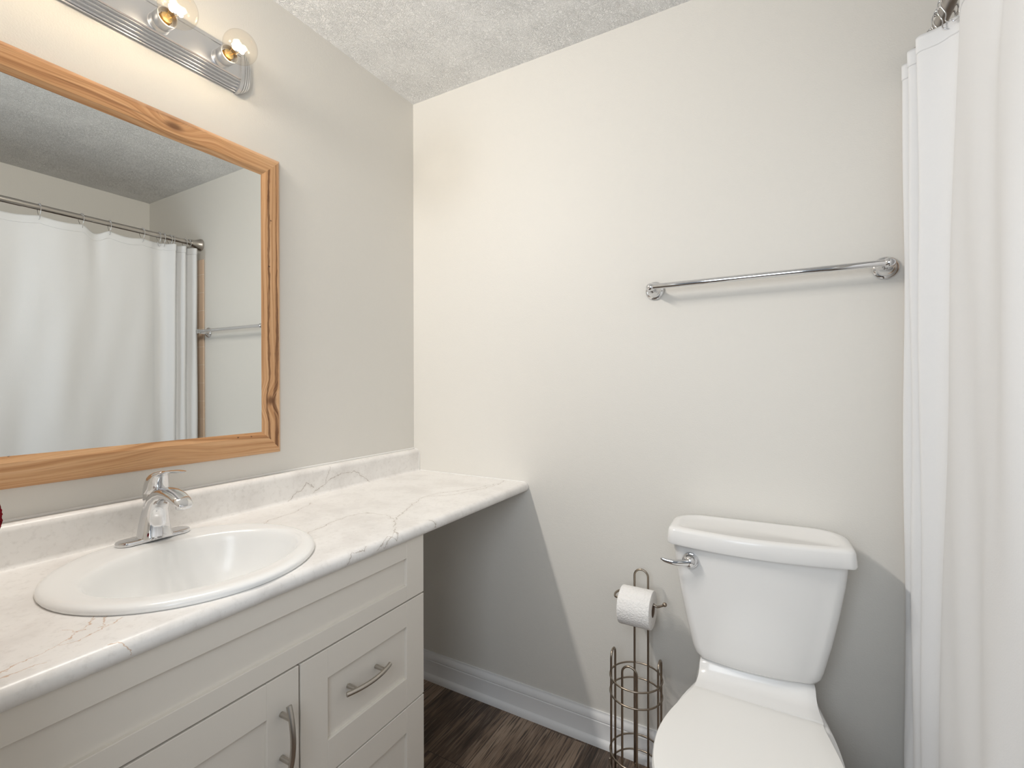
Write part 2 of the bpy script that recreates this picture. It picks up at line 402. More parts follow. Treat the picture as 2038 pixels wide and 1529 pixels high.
# ------------------------------------------------------------------ mesh helpers
def ob(name, bm, m, parent=None, smooth=None, recalc=True):
    if recalc: bmesh.ops.recalc_face_normals(bm, faces=bm.faces)
    me = bpy.data.meshes.new(name); bm.to_mesh(me); bm.free()
    me.materials.append(m)
    if smooth is not None:
        me.polygons.foreach_set('use_smooth', [True] * len(me.polygons))
        if smooth < 180: me.set_sharp_from_angle(angle=math.radians(smooth))
    o = bpy.data.objects.new(name, me); COL.objects.link(o)
    if parent is not None: o.parent = parent
    return o
def tag(o, label, cat=None, group=None, kind=None):
    if label: o['label'] = label
    if cat: o['category'] = cat
    if group: o['group'] = group
    if kind: o['kind'] = kind
    return o
def thing(name, loc, label, cat, group=None, rz=0):
    o = bpy.data.objects.new(name, None); o.empty_display_size = 0.05
    COL.objects.link(o); o.location = loc; o.rotation_euler = (0, 0, rz)
    return tag(o, label, cat, group)
def struct(name, bm, m, label, cat=None, smooth=None):
    return tag(ob(name, bm, m, None, smooth), label, cat, None, 'structure')
def box(bm, a, b, bevel=0.0, seg=2):
    r = bmesh.ops.create_cube(bm, size=1.0)
    c = [(a[i] + b[i]) / 2 for i in range(3)]; s = [abs(b[i] - a[i]) for i in range(3)]
    for v in r['verts']: v.co = Vector((c[i] + v.co[i] * s[i] for i in range(3)))
    if bevel > 0:
        es = list({e for v in r['verts'] for e in v.link_edges})
        bmesh.ops.bevel(bm, geom=es, offset=bevel, segments=seg, profile=0.5, affect='EDGES')
def loft(bm, rings, cap0=True, cap1=True, closed=True):
    vs = [[bm.verts.new(p) for p in r] for r in rings]
    n = len(vs[0])
    for a, b in zip(vs, vs[1:]):
        for i in range(n if closed else n - 1):
            bm.faces.new((a[i], a[(i + 1) % n], b[(i + 1) % n], b[i]))
    if cap0: bm.faces.new(list(reversed(vs[0])))
    if cap1: bm.faces.new(vs[-1])
    return vs
def prism(bm, prof, axis, a, b):
    """extrude a closed 2-D profile along an axis: profile pairs fill the other two axes in order"""
    def P(p, t):
        if axis == 'x': return (t, p[0], p[1])
        if axis == 'y': return (p[0], t, p[1])
        return (p[0], p[1], t)
    loft(bm, [[P(p, a) for p in prof], [P(p, b) for p in prof]])
def lathe(bm, prof, origin, axis, n=32, cap=True):
    """prof: (distance along axis, radius)"""
    ax = Vector(axis).normalized(); t = Vector((0, 0, 1)) if abs(ax.z) < 0.9 else Vector((1, 0, 0))
    u = ax.cross(t).normalized(); v = ax.cross(u); o = Vector(origin)
    rings = [[o + ax * d + (u * math.cos(2 * PI * i / n) + v * math.sin(2 * PI * i / n)) * max(r, 1e-5) for i in range(n)] for d, r in prof]
    loft(bm, rings, cap, cap)
def tube(bm, pts, r, n=10, closed=False, caps=True):
    pts = [Vector(p) for p in pts]; m = len(pts)
    rs = r if isinstance(r, (list, tuple)) else [r] * m
    rings = []; u = None
    for i in range(m):
        if closed: d = pts[(i + 1) % m] - pts[i - 1]
        else: d = pts[min(i + 1, m - 1)] - pts[max(i - 1, 0)]
        d.normalize()
        if u is None:
            t = Vector((0, 0, 1)) if abs(d.z) < 0.9 else Vector((1, 0, 0))
            u = d.cross(t).normalized()
        else: u = (u - d * u.dot(d)).normalized()
        v = d.cross(u)
        rings.append([pts[i] + (u * math.cos(2 * PI * k / n) + v * math.sin(2 * PI * k / n)) * rs[i] for k in range(n)])
    if closed: rings.append(rings[0])
    if closed:
        vs = [[bm.verts.new(p) for p in rr] for rr in rings[:-1]]; vs.append(vs[0])
        for a, b in zip(vs, vs[1:]):
            for i in range(n): bm.faces.new((a[i], a[(i + 1) % n], b[(i + 1) % n], b[i]))
    else: loft(bm, rings, caps, caps)
def ball(bm, c, r, seg=16, scale=(1, 1, 1)):
    rr = bmesh.ops.create_uvsphere(bm, u_segments=seg, v_segments=max(6, seg // 2), radius=r)
    for v in rr['verts']: v.co = Vector((v.co[i] * scale[i] + c[i] for i in range(3)))
def spline(pts, n=8, closed=False):
    """Catmull-Rom through the points"""
    P = [Vector(p) for p in pts]; out = []; m = len(P)
    for i in range(m if closed else m - 1):
        if closed: a, b, c, d = P[i - 1], P[i], P[(i + 1) % m], P[(i + 2) % m]
        else: a, b, c, d = P[max(i - 1, 0)], P[i], P[i + 1], P[min(i + 2, m - 1)]
        for k in range(n):
            t = k / n
            out.append(0.5 * ((2 * b) + (c - a) * t + (2 * a - 5 * b + 4 * c - d) * t * t + (3 * b - a - 3 * c + d) * t ** 3))
    if not closed: out.append(P[-1])
    return out
def arc(cx, cy, r, a0, a1, n=8):
    return [(cx + r * math.cos(math.radians(a0 + (a1 - a0) * i / n)), cy + r * math.sin(math.radians(a0 + (a1 - a0) * i / n))) for i in range(n + 1)]

# ------------------------------------------------------------------ the room
RX, RY, H = 2.325, -1.52, 2.44
bm = bmesh.new(); box(bm, (-0.12, RY - 1.3, -0.05), (RX + 0.12, 0.12, 0.0)); struct('floor', bm, FLOOR, 'dark brown wood look vinyl plank floor', 'floor')
bm = bmesh.new(); box(bm, (-0.12, RY - 0.12, H), (RX + 0.12, 0.12, H + 0.05)); struct('ceiling', bm, CEIL, 'white ceiling with stomped brush texture', 'ceiling')
bm = bmesh.new(); box(bm, (-0.12, RY - 0.12, 0), (0, 0.12, H)); struct('wall_left', bm, WALL, 'pale greige painted wall behind the mirror and sink', 'wall')
bm = bmesh.new(); box(bm, (0, 0, 0), (RX, 0.12, H)); struct('wall_back', bm, WALL, 'pale greige painted wall behind the toilet', 'wall')
bm = bmesh.new(); box(bm, (RX, RY - 0.12, 0), (RX + 0.12, 0.12, H)); struct('wall_right', bm, WALL, 'pale greige wall behind the shower curtain', 'wall')
bm = bmesh.new()
box(bm, (0, RY - 0.12, 0), (0.80, RY, H)); box(bm, (1.62, RY - 0.12, 0), (RX, RY, H)); box(bm, (0.80, RY - 0.12, 2.05), (1.62, RY, H))
struct('wall_front', bm, WALL, 'greige wall with the open doorway behind the camera', 'wall')
# baseboard with ogee top and shoe moulding
BB = [(0, 0), (-0.024, 0), (-0.0235, 0.008), (-0.021, 0.016), (-0.017, 0.022), (-0.0135, 0.025), (-0.0125, 0.027), (-0.0125, 0.078), (-0.0105, 0.081), (-0.0125, 0.084),
      (-0.0125, 0.090), (-0.0095, 0.099), (-0.006, 0.104), (-0.004, 0.108), (-0.004, 0.112), (0, 0.112)]
bm = bmesh.new(); prism(bm, [(y, z) for y, z in BB], 'x', 0.0, 1.640)
struct('baseboard_back', bm, TRIM, 'white baseboard with shoe moulding along the wall behind the toilet', 'baseboard', 30)
bm = bmesh.new(); prism(bm, [(-y, z) for y, z in BB], 'y', -0.575, -0.0255)
struct('baseboard_left', bm, TRIM, 'white baseboard under the open counter end', 'baseboard', 30)
# tile of the tub surround on the back wall and the right wall
bm = bmesh.new(); box(bm, (1.664, -0.010, 0.40), (RX - 0.011, -0.0002, 1.985), 0.003)
box(bm, (RX - 0.010, RY + 0.002, 0.40), (RX - 0.0002, -0.001, 1.985), 0.003)
struct('trim_1', bm, TILE, 'beige tub wall tile beside the shower curtain, seen in the mirror', 'tile', 30)

# ------------------------------------------------------------------ vanity cabinet
YR, YL, XF = -0.583, -1.505, 0.543
van = thing('vanity_cabinet', (0.27, -1.04, 0), 'white shaker vanity cabinet under the marble counter', 'cabinet')
def vlocal(o):  # keep world placement under a moved empty
    o.matrix_parent_inverse = Matrix.Translation(-Vector(o.parent.location)) if o.parent and not o.parent.rotation_euler.z else o.matrix_parent_inverse
    return o
def part(name, bm, m, parent, smooth=None, label=None):
    """bmesh given in world coordinates, stored relative to its parent"""
    root = parent; off = Vector((0, 0, 0))
    while root is not None:
        off += Vector(root.location); root = root.parent
    bmesh.ops.translate(bm, verts=bm.verts, vec=-off)
    o = ob(name, bm, m, parent, smooth)
    if label: o['label'] = label
    return o
bm = bmesh.new()
box(bm, (0.004, YR - 0.018, 0.0), (XF - 0.020, YR, 0.840), 0.001)
box(bm, (0.004, YL, 0.0), (XF - 0.020, YL + 0.018, 0.840), 0.001)
box(bm, (0.004, YL + 0.018, 0.10), (XF - 0.022, YR - 0.018, 0.118))
box(bm, (0.004, YL + 0.018, 0.118), (0.010, YR - 0.018, 0.840))
box(bm, (XF - 0.080, YL + 0.018, 0.0), (XF - 0.064, YR - 0.018, 0.10))
box(bm, (XF - 0.040, -0.970, 0.118), (XF - 0.022, -0.952, 0.690)); box(bm, (XF - 0.040, YL + 0.018, 0.672), (XF - 0.022, YR - 0.018, 0.692))
part('body', bm, CABINET, van, 30)
def shaker(y0, y1, z0, z1, sl, sr, rb, rt_):
    """five-piece front: y0<y1; stile widths left/right, rail widths bottom/top"""
    bm = bmesh.new(); x0, x1, xp = XF - 0.019, XF, XF - 0.0085; c = 0.0007
    box(bm, (x0, y0, z0), (x1, y0 + sl, z1), c, 1); box(bm, (x0, y1 - sr, z0), (x1, y1, z1), c, 1)
    box(bm, (x0, y0 + sl, z0), (x1, y1 - sr, z0 + rb), c, 1); box(bm, (x0, y0 + sl, z1 - rt_), (x1, y1 - sr, z1), c, 1)
    box(bm, (x0 + 0.002, y0 + sl - 0.004, z0 + rb - 0.004), (xp, y1 - sr + 0.004, z1 - rt_ + 0.004))
    return bm
def pull(parent, centre, axis, label=None):
    """bowed bar pull, 128 mm, on two posts"""
    bm = bmesh.new(); c = Vector(centre); a = Vector(axis); nrm = Vector((1, 0, 0)); t = a.cross(nrm)
    rings = []
    for i in range(25):
        s = -1 + 2 * i / 24
        p = c + a * (0.066 * s) + nrm * (0.023 + 0.0125 * (1 - s * s))
        hw = 0.0050; hd = 0.0038
        tn = (a * 0.066 + nrm * (-0.025 * s)).normalized(); nn = tn.cross(t).normalized()
        if nn.dot(nrm) < 0: nn = -nn
        pr = [(-1, -.7), (-.7, -1), (.7, -1), (1, -.7), (1, .4), (.6, 1), (0, 1.2), (-.6, 1), (-1, .4)]
        rings.append([p + t * (hw * q[0]) + nn * (hd * q[1]) for q in pr])
    loft(bm, rings)
    h = part('handle', bm, NICKEL, parent, 40, label)
    for s in (-1, 1):
        bm = bmesh.new(); b0 = c + a * (0.042 * s)
        lathe(bm, [(-0.0005, 0.0052), (0.027, 0.0048)], b0, nrm, 14)
        part('post', bm, NICKEL, h, 40)
ff = part('false_front', shaker(YL, YR, 0.685, 0.8395, 0.066, 0.066, 0.039, 0.046), CABINET, van, 25)
dr = part('drawer', shaker(-0.9595, YR, 0.4125, 0.681, 0.066, 0.067, 0.073, 0.063), CABINET, van, 25)
pull(dr, (XF - 0.0085, -0.790, 0.5655), (0, 1, 0))
dr2 = part('drawer', shaker(-0.9595, YR, 0.105, 0.4085, 0.066, 0.067, 0.066, 0.063), CABINET, van, 25)
pull(dr2, (XF - 0.0085, -0.790, 0.270), (0, 1, 0))
do = part('door', shaker(YL, -0.9635, 0.105, 0.681, 0.068, 0.068, 0.068, 0.068), CABINET, van, 25)
pull(do, (XF, -1.0015, 0.5645), (0, 0, 1))

# ------------------------------------------------------------------ countertop with backsplash
ZC = 0.872
top = thing('countertop', (0.28, -0.755, ZC), 'white marble look countertop with grey and tan veins running to the back wall', 'countertop')
prof = [(0.002, 0.8415), (0.002, ZC)] + [(0.034, ZC)] + [(0.540, ZC)] + arc(0.540, ZC - 0.0165, 0.0165, 80, -90, 12) + [(0.534, ZC - 0.0315), (0.530, 0.8415)]
prof = [(0.002, 0.8415), (0.002, ZC), (0.540, ZC)] + arc(0.5415, ZC - 0.0165, 0.0165, 80, -70, 12) + [(0.540, 0.8405), (0.530, 0.8405)]
bm = bmesh.new(); prism(bm, prof, 'y', -1.515, -0.0015)
ct = part('slab', bm, MARBLE, top, 30)
SKX, SKY = 0.311, -1.043
# cut the sink opening
cb = bmesh.new(); lathe(cb, [(-0.1, 0.222), (0.1, 0.222)], (SKX, SKY, ZC), (0, 0, 1), 64)
cut = ob('cutter', cb, MARBLE)
md = ct.modifiers.new('cut', 'BOOLEAN'); md.operation = 'DIFFERENCE'; md.object = cut; md.solver = 'EXACT'
dg = bpy.context.evaluated_depsgraph_get(); dg.update()
me = bpy.data.meshes.new_from_object(ct.evaluated_get(dg)); ct.modifiers.clear(); ct.data = me
bpy.data.objects.remove(cut)
me.polygons.foreach_set('use_smooth', [True] * len(me.polygons)); me.set_sharp_from_angle(angle=math.radians(30))
# coved backsplash
bs = [(0.002, ZC - 0.001), (0.002, 0.961)] + [(0.010, 0.962)] + arc(0.014, 0.945, 0.0165, 90, 0, 8) + [(0.0305, 0.880)] + [(0.0315, 0.876), (0.0345, ZC + 0.0005), (0.036, ZC - 0.001)]
bm = bmesh.new(); prism(bm, bs, 'y', -1.515, -0.0015)
part('backsplash', bm, MARBLE, top, 30)
bm = bmesh.new()
prism(bm, [(0.003, 0.9615), (0.003, 0.9645), (0.0005, 0.967), (0.0002, 0.9615)], 'y', -1.515, -0.001)
tube(bm, [(0.036, -0.0022, ZC + 0.0008), (0.538, -0.0022, ZC + 0.0008), (0.550, -0.0022, ZC - 0.004)], 0.0022, 8)
tube(bm, [(0.006, -0.0022, 0.9625), (0.016, -0.0022, 0.9618), (0.026, -0.0022, 0.956), (0.031, -0.0022, 0.945), (0.0315, -0.0022, ZC + 0.002)], 0.0018, 8)
part('caulk_line', bm, CAULK, top, 40)

# ------------------------------------------------------------------ sink
sink = thing('sink', (SKX, SKY, ZC), 'white round drop in sink with an oval bowl set in the marble counter', 'sink')
bm = bmesh.new()
def ell(cx, cy, ax, ay, z, n=72): return [(cx + ax * math.cos(2 * PI * i / n), cy + ay * math.sin(2 * PI * i / n), z) for i in range(n)]
BX, BY = 0.330, -1.033
R = [ell(SKX, SKY, 0.2345, 0.2335, ZC + 0.0005), ell(SKX, SKY, 0.2365, 0.2355, ZC + 0.004), ell(SKX, SKY, 0.2350, 0.2340, ZC + 0.009), ell(SKX, SKY, 0.2300, 0.2290, ZC + 0.0125),
     ell(SKX, SKY, 0.2220, 0.2215, ZC + 0.0140), ell(SKX + .004, SKY + .002, 0.208, 0.213, ZC + 0.0135), ell(SKX + .010, SKY + .006, 0.187, 0.206, ZC + 0.0125),
     ell(BX, BY, 0.1685, 0.2000, ZC + 0.0115), ell(BX, BY, 0.1630, 0.1955, ZC + 0.0095), ell(BX, BY, 0.1585, 0.191, ZC + 0.004), ell(BX, BY, 0.1535, 0.1855, ZC - 0.012), ell(BX, BY, 0.146, 0.177, ZC - 0.042),
     ell(BX, BY, 0.134, 0.163, ZC - 0.075), ell(BX, BY, 0.112, 0.138, ZC - 0.105), ell(BX, BY, 0.080, 0.100, ZC - 0.124), ell(BX, BY, 0.045, 0.052, ZC - 0.133), ell(BX, BY, 0.022, 0.022, ZC - 0.136)]
loft(bm, R, False, True)
part('basin', bm, PORCELAIN, sink, 180)
bm = bmesh.new(); lathe(bm, [(0.0, 0.024), (0.002, 0.0235), (0.003, 0.020), (0.0005, 0.017), (0.0005, 0.0)], (BX, BY, ZC - 0.1355), (0, 0, 1), 28)
part('drain', bm, CHROME, sink, 40)

# ------------------------------------------------------------------ faucet
FX, FY, FZ = 0.113, -1.027, ZC + 0.0138
fau = thing('faucet', (FX, FY, FZ), 'chrome single lever faucet on the back rim of the sink', 'faucet')
bm = bmesh.new()
def stadium(hx, hy, z, n=12):
    pts = []
    for i in range(n + 1): a = PI * i / n; pts.append((FX + hx * math.cos(a), FY + (hy - hx) + hx * math.sin(a), z))
    for i in range(n + 1): a = PI + PI * i / n; pts.append((FX + hx * math.cos(a), FY - (hy - hx) + hx * math.sin(a), z))
    return pts
loft(bm, [stadium(0.0225, 0.0745, FZ), stadium(0.0230, 0.0750, FZ + 0.004), stadium(0.0215, 0.0735, FZ + 0.0075), stadium(0.0195, 0.0715, FZ + 0.0085)])
part('base_plate', bm, CHROME, fau, 35)
# body: slices swept from the deck up and over into the spout
def slice_(c, dirv, hw, hd, n=20, sq=2.6):
    d = Vector(dirv).normalized(); t = Vector((0, 1, 0)); u = t.cross(d).normalized(); c = Vector(c); out = []
    for i in range(n):
        a = 2 * PI * i / n; ca, sa = math.cos(a), math.sin(a)
        x = abs(ca) ** (2 / sq) * (1 if ca >= 0 else -1); y = abs(sa) ** (2 / sq) * (1 if sa >= 0 else -1)
        out.append(c + t * (hw * x) + u * (hd * y))
    return out
path = [((FX + 0.004, 0.006), (0.00, 1), 0.0345, 0.0300), ((FX + 0.002, 0.012), (0.02, 1), 0.0325, 0.0285), ((FX + 0.001, 0.030), (0.06, 1), 0.0295, 0.0262), ((FX + 0.003, 0.052), (0.14, 1), 0.0265, 0.0244),
        ((FX + 0.008, 0.074), (0.34, 1), 0.0225, 0.0230), ((FX + 0.019, 0.092), (0.75, 1), 0.0218, 0.0215), ((FX + 0.038, 0.1045), (1, 0.60), 0.0210, 0.0175), ((FX + 0.060, 0.1105), (1, 0.18), 0.0205, 0.0140),
        ((FX + 0.082, 0.1105), (1, -0.08), 0.0200, 0.0122), ((FX + 0.104, 0.1065), (1, -0.25), 0.0194, 0.0112), ((FX + 0.123, 0.0995), (1, -0.42), 0.0185, 0.0098), ((FX + 0.136, 0.0925), (1, -0.55), 0.0160, 0.0075), ((FX + 0.141, 0.0890), (1, -0.6), 0.0115, 0.0045)]
bm = bmesh.new()
loft(bm, [slice_((x, FY, FZ + z), (dx, 0, dz), hw, hd) for (x, z), (dx, dz), hw, hd in path])
part('spout', bm, CHROME, fau, 60)
bm = bmesh.new(); lathe(bm, [(0, 0.0105), (0.010, 0.0105), (0.0115, 0.009), (0.0115, 0.0)], (FX + 0.119, FY, FZ + 0.094), (-0.10, 0, -1), 20)
part('aerator', bm, CHROME, fau, 40)
bm = bmesh.new(); lathe(bm, [(0, 0.0225), (0.030, 0.0225), (0.034, 0.0215), (0.0345, 0.0)], (FX + 0.004, FY, FZ + 0.078), (-0.04, 0, 1), 28)
part('cartridge_collar', bm, CHROME, fau, 40)
# lever: a dome hood whose top runs out into a flat paddle
bm = bmesh.new()
def hood(z, cx, ax, ay, fwd=0.0): return [(FX + 0.006 + cx + ax * math.cos(2 * PI * i / 28) + fwd * max(0, math.cos(2 * PI * i / 28)) ** 6, FY + ay * math.sin(2 * PI * i / 28), FZ + z - 0.005) for i in range(28)]
loft(bm, [hood(0.113, 0.003, 0.0245, 0.0245), hood(0.116, 0.003, 0.0252, 0.0250), hood(0.125, 0.004, 0.0250, 0.0245), hood(0.138, 0.007, 0.0235, 0.0232), hood(0.148, 0.011, 0.0215, 0.0210),
          hood(0.155, 0.017, 0.0185, 0.0180), hood(0.160, 0.024, 0.0140, 0.0135), hood(0.1625, 0.030, 0.007, 0.007)])
pad = []
for i in range(13):
    s = i / 12
    x = FX + 0.008 + 0.116 * s; z = FZ + 0.1395 + 0.0225 * math.sin(min(1, s * 1.25) * PI / 2) + 0.002 * s
    hw = 0.0185 - 0.004 * s if s < 0.85 else 0.0151 * math.sqrt(max(0.05, 1 - ((s - 0.85) / 0.16) ** 2))
    th = 0.0045 - 0.0028 * s
    pad.append([(x, FY + hw * math.cos(2 * PI * k / 16), z + th * math.sin(2 * PI * k / 16)) for k in range(16)])
loft(bm, pad)
lev = part('lever', bm, CHROME, fau, 50)
bm = bmesh.new(); lathe(bm, [(0, 0.0035), (0.0025, 0.0030), (0.003, 0.0)], (FX + 0.030, FY - 0.013, FZ + 0.123), (0.75, -0.65, 0.1), 14)
part('set_screw_cap', bm, CHROME, lev, 40)

# ------------------------------------------------------------------ mirror
mir = thing('wall_mirror', (0, -1.05, 1.485), 'rectangular mirror in a knotty oak frame on the wall above the sink', 'mirror')
Y0, Y1, Z0, Z1 = -1.466, -0.634, 1.030, 1.9395
PR = [(0, 0.0005), (0, 0.007), (0.0015, 0.0095), (0.0130, 0.0215), (0.0150, 0.0228), (0.0350, 0.0245), (0.0545, 0.0235), (0.0570, 0.0222), (0.0665, 0.0190), (0.0680, 0.0180), (0.0680, 0.0005)]
def rail(side, streak):
    bm = bmesh.new(); uvl = bm.loops.layers.uv.new('UVMap'); cl = bm.loops.layers.color.new('rail')
    rings = []
    for end in (0, 1):
        r = []
        for v, x in PR:
            if side == 'top': r.append((x, (Y0 + v) if end == 0 else (Y1 - v), Z1 - v))
            if side == 'bottom': r.append((x, (Y0 + v) if end == 0 else (Y1 - v), Z0 + v))
            if side == 'left': r.append((x, Y0 + v, (Z0 + v) if end == 0 else (Z1 - v)))
            if side == 'right': r.append((x, Y1 - v, (Z0 + v) if end == 0 else (Z1 - v)))
        rings.append(r)
    loft(bm, rings)
    sh = {'top': 0.0, 'bottom': 1.7, 'left': 3.1, 'right': 4.45}[side]
    for f in bm.faces:
        for l in f.loops:
            c = l.vert.co
            if side in ('top', 'bottom'): l[uvl].uv = (c.y + sh, c.z + c.x * 0.7 + sh * 3)
            else: l[uvl].uv = (c.z + sh, c.y + c.x * 0.7 + sh * 3)
            l[cl] = (streak, streak, streak, 1)
    part('frame_rail', bm, OAK, mir, 20)
for sd, st in (('top', 0.12), ('bottom', 0.0), ('left', 0.4), ('right', 1.0)): rail(sd, st)
bm = bmesh.new(); box(bm, (0.0145, Y0 + 0.0675, Z0 + 0.0675), (0.0178, Y1 - 0.0675, Z1 - 0.0675))
part('glass', bm, MIRROR, mir, None, 'silvered mirror glass')
bm = bmesh.new(); box(bm, (0.0010, Y0 + 0.0670, Z0 + 0.0670), (0.0140, Y1 - 0.0670, Z1 - 0.0670))
part('backing_board', bm, BACKING, mir)

# ------------------------------------------------------------------ vanity light
ZL = 2.148; LY0, LY1 = -1.340, -0.768
vl = thing('vanity_light', (0, -1.054, ZL), 'brushed steel vanity light bar with clear globe bulbs above the mirror', 'wall light')
half = [(0.0005, -0.061), (0.0065, -0.061), (0.0065, -0.0580)]
for q in range(4):
    bx_, bz_ = 0.0090 + 0.0068 * q, -0.0548 + 0.0062 * q
    half += [(bx_ - 0.0055, bz_ - 0.0022)]
    half += [(bx_ + 0.0026 * math.cos(a_), bz_ + 0.0026 * math.sin(a_)) for a_ in [math.radians(d_) for d_ in (-100, -60, -20, 20, 60)]]
half += [(0.0290, -0.0345), (0.0335, -0.0350), (0.0372, -0.0330), (0.0372, -0.0300), (0.0345, -0.0290)]
prf = half + [(x, -z) for x, z in reversed(half)]
bm = bmesh.new(); prism(bm, [(x, ZL + z) for x, z in prf], 'y', LY0, LY1)
part('backplate', bm, STEEL, vl, 25)
for sgn, ye in ((1, LY1), (-1, LY0)):
    bm = bmesh.new(); rings = []
    steps = [(-0.004, 1.02), (0.0050, 1.02), (0.0062, 0.985), (0.0062, 0.91), (0.0080, 0.91), (0.0086, 0.955), (0.0128, 0.945), (0.0140, 0.91), (0.0140, 0.83), (0.0158, 0.83), (0.0164, 0.875), (0.0206, 0.86), (0.0216, 0.825),
             (0.0216, 0.74), (0.0232, 0.74), (0.0238, 0.785), (0.0280, 0.76), (0.0290, 0.72), (0.0290, 0.62), (0.0306, 0.62), (0.0312, 0.66), (0.0345, 0.60), (0.0370, 0.40)]
    for dy, s in steps:
        rr = []
        for i in range(25):
            a = -PI / 2 + PI * i / 24
            ca, sa = max(0.0, math.cos(a)), math.sin(a)
            rr.append((0.0008 + 0.0385 * s * ca ** 0.62, ye + sgn * dy, ZL + 0.0625 * s * (abs(sa) ** 0.8) * (1 if sa > 0 else -1)))
        rings.append(rr)
    loft(bm, rings)
    part('end_cap', bm, STEEL, vl, 25)
BYS = [-0.829, -0.979, -1.129, -1.279]
for i, by in enumerate(BYS):
    zc = ZL - 0.010
    bm = bmesh.new()
    lathe(bm, [(0.0335, 0.0245), (0.0355, 0.0245), (0.0365, 0.0232), (0.0505, 0.0228), (0.0515, 0.0222), (0.0525, 0.0228), (0.079, 0.0232), (0.0805, 0.0228), (0.0805, 0.0210), (0.060, 0.0205), (0.060, 0.0)], (0, by, zc), (1, 0, 0), 36)
    sk = part('socket', bm, STEEL, vl, 35)
    bm = bmesh.new()
    thr = [(0.0605, 0.0)]
    thr += [(0.061 + 0.0016 * j, 0.0128 + (0.0008 if j % 2 else 0)) for j in range(9)]
    thr += [(0.0770, 0.0120), (0.0775, 0.0)]
    lathe(bm, thr, (0, by, zc), (1, 0, 0), 24)
    part('lamp_base', bm, BRASS, sk, 50)
    bm = bmesh.new()
    cx, r = 0.1285, 0.0415
    pr = [(0.0775, 0.0130), (0.083, 0.0150), (0.0885, 0.0185)]
    a0 = math.acos((cx - 0.0945) / r)
    pr += [(cx - r * math.cos(a), r * math.sin(a)) for a in [a0 + (PI - a0) * t / 22 for t in range(23)]]
    lathe(bm, pr, (0, by, zc), (1, 0, 0), 40, False)
    bmesh.ops.remove_doubles(bm, verts=bm.verts, dist=0.0001)
    bb = part('light_bulb', bm, SHELL, vl, 180)
    bm = bmesh.new(); pts = []
    for t in range(9):
        a = -0.9 + 1.8 * t / 8
        pts.append((0.112 + 0.012 * math.cos(a * 1.2), by + 0.012 * math.sin(a * 1.5), zc + 0.006 * math.cos(t * PI)))
    tube(bm, spline(pts, 5), 0.0044, 8)
    part('filament', bm, FIL, bb, 180)
    bm = bmesh.new()
    tube(bm, [(0.0775, by - 0.004, zc), (0.092, by - 0.006, zc), (0.112, by - 0.011, zc)], 0.0006, 6); tube(bm, [(0.0775, by + 0.004, zc), (0.092, by + 0.006, zc), (0.112, by + 0.011, zc)], 0.0006, 6)
    part('support_wire', bm, BRASS, bb, 180)
    ld = bpy.data.lights.new('bulb_light', 'POINT'); ld.energy = BULB_POWER; ld.color = BULB_COLOR; ld.shadow_soft_size = 0.030
    ld.use_nodes = True; k = N(ld.node_tree)
    em = [n for n in ld.node_tree.nodes if n.type == 'EMISSION'][0]
    fo = k.node('ShaderNodeLightFalloff'); fo.inputs['Strength'].default_value = 1.0; fo.inputs['Smooth'].default_value = 5.0
    k.link(fo.outputs['Quadratic'], em.inputs['Strength'])
    lo = bpy.data.objects.new('bulb_light', ld); COL.objects.link(lo); lo.parent = bb; lo.location = Vector((0.126, by, zc)) - Vector((0, -1.054, ZL))

# ------------------------------------------------------------------ towel bar on the back wall
tb = thing('towel_bar', (1.32, 0, 1.543), 'chrome towel bar mounted on the back wall above the toilet', 'towel bar')
bm = bmesh.new(); tube(bm, [(1.026, -0.061, 1.5445), (1.612, -0.061, 1.5465)], 0.0085, 20)
part('bar', bm, CHROME, tb, 50)
for px, pz in ((1.021, 1.5415), (1.617, 1.5445)):
    bm = bmesh.new()
    lathe(bm, [(0.0002, 0.0290), (0.004, 0.0295), (0.007, 0.0280), (0.009, 0.0240), (0.0095, 0.0225), (0.013, 0.0215), (0.016, 0.0185), (0.024, 0.0140), (0.036, 0.0115), (0.050, 0.0115)], (px, 0, pz), (0, -1, 0), 40)
    ball(bm, (px, -0.059, pz + 0.0025), 0.0128, 20, (1.15, 1.0, 1.0))
    part('post', bm, CHROME, tb, 40)

# ------------------------------------------------------------------ toilet
TR = math.radians(2.6)
TX, TY = 1.312, -0.022
toi = thing('toilet', (TX, TY, 0), 'white two piece toilet with a closed lid against the back wall', 'toilet', None, TR)
# local frame: x right, -y forward (towards the room), z up
def rrect(hw, y_back, y_front, bow, rc, rb, z, n=8, nf=14):
    """tank outline: bowed front, rounded corners"""
    pts = []
    for i in range(n + 1):
        a = PI / 2 * i / n; pts.append((hw - rb + rb * math.cos(a), y_back - rb + rb * math.sin(a), z))
    for i in range(n + 1):
        a = PI / 2 + PI / 2 * i / n; pts.append((-hw + rb + rb * math.cos(a), y_back - rb + rb * math.sin(a), z))
    for i in range(n + 1):
        a = PI + PI / 2 * i / n; pts.append((-hw + rc + rc * math.cos(a), y_front + rc + rc * math.sin(a), z))
    for i in range(1, nf):
        t = -1 + 2 * i / nf; pts.append(((hw - rc) * t, y_front - bow * (1 - t * t), z))
    for i in range(n + 1):
        a = 3 * PI / 2 + PI / 2 * i / n; pts.append((hw - rc + rc * math.cos(a), y_front + rc + rc * math.sin(a), z))
    return pts
bm = bmesh.new()
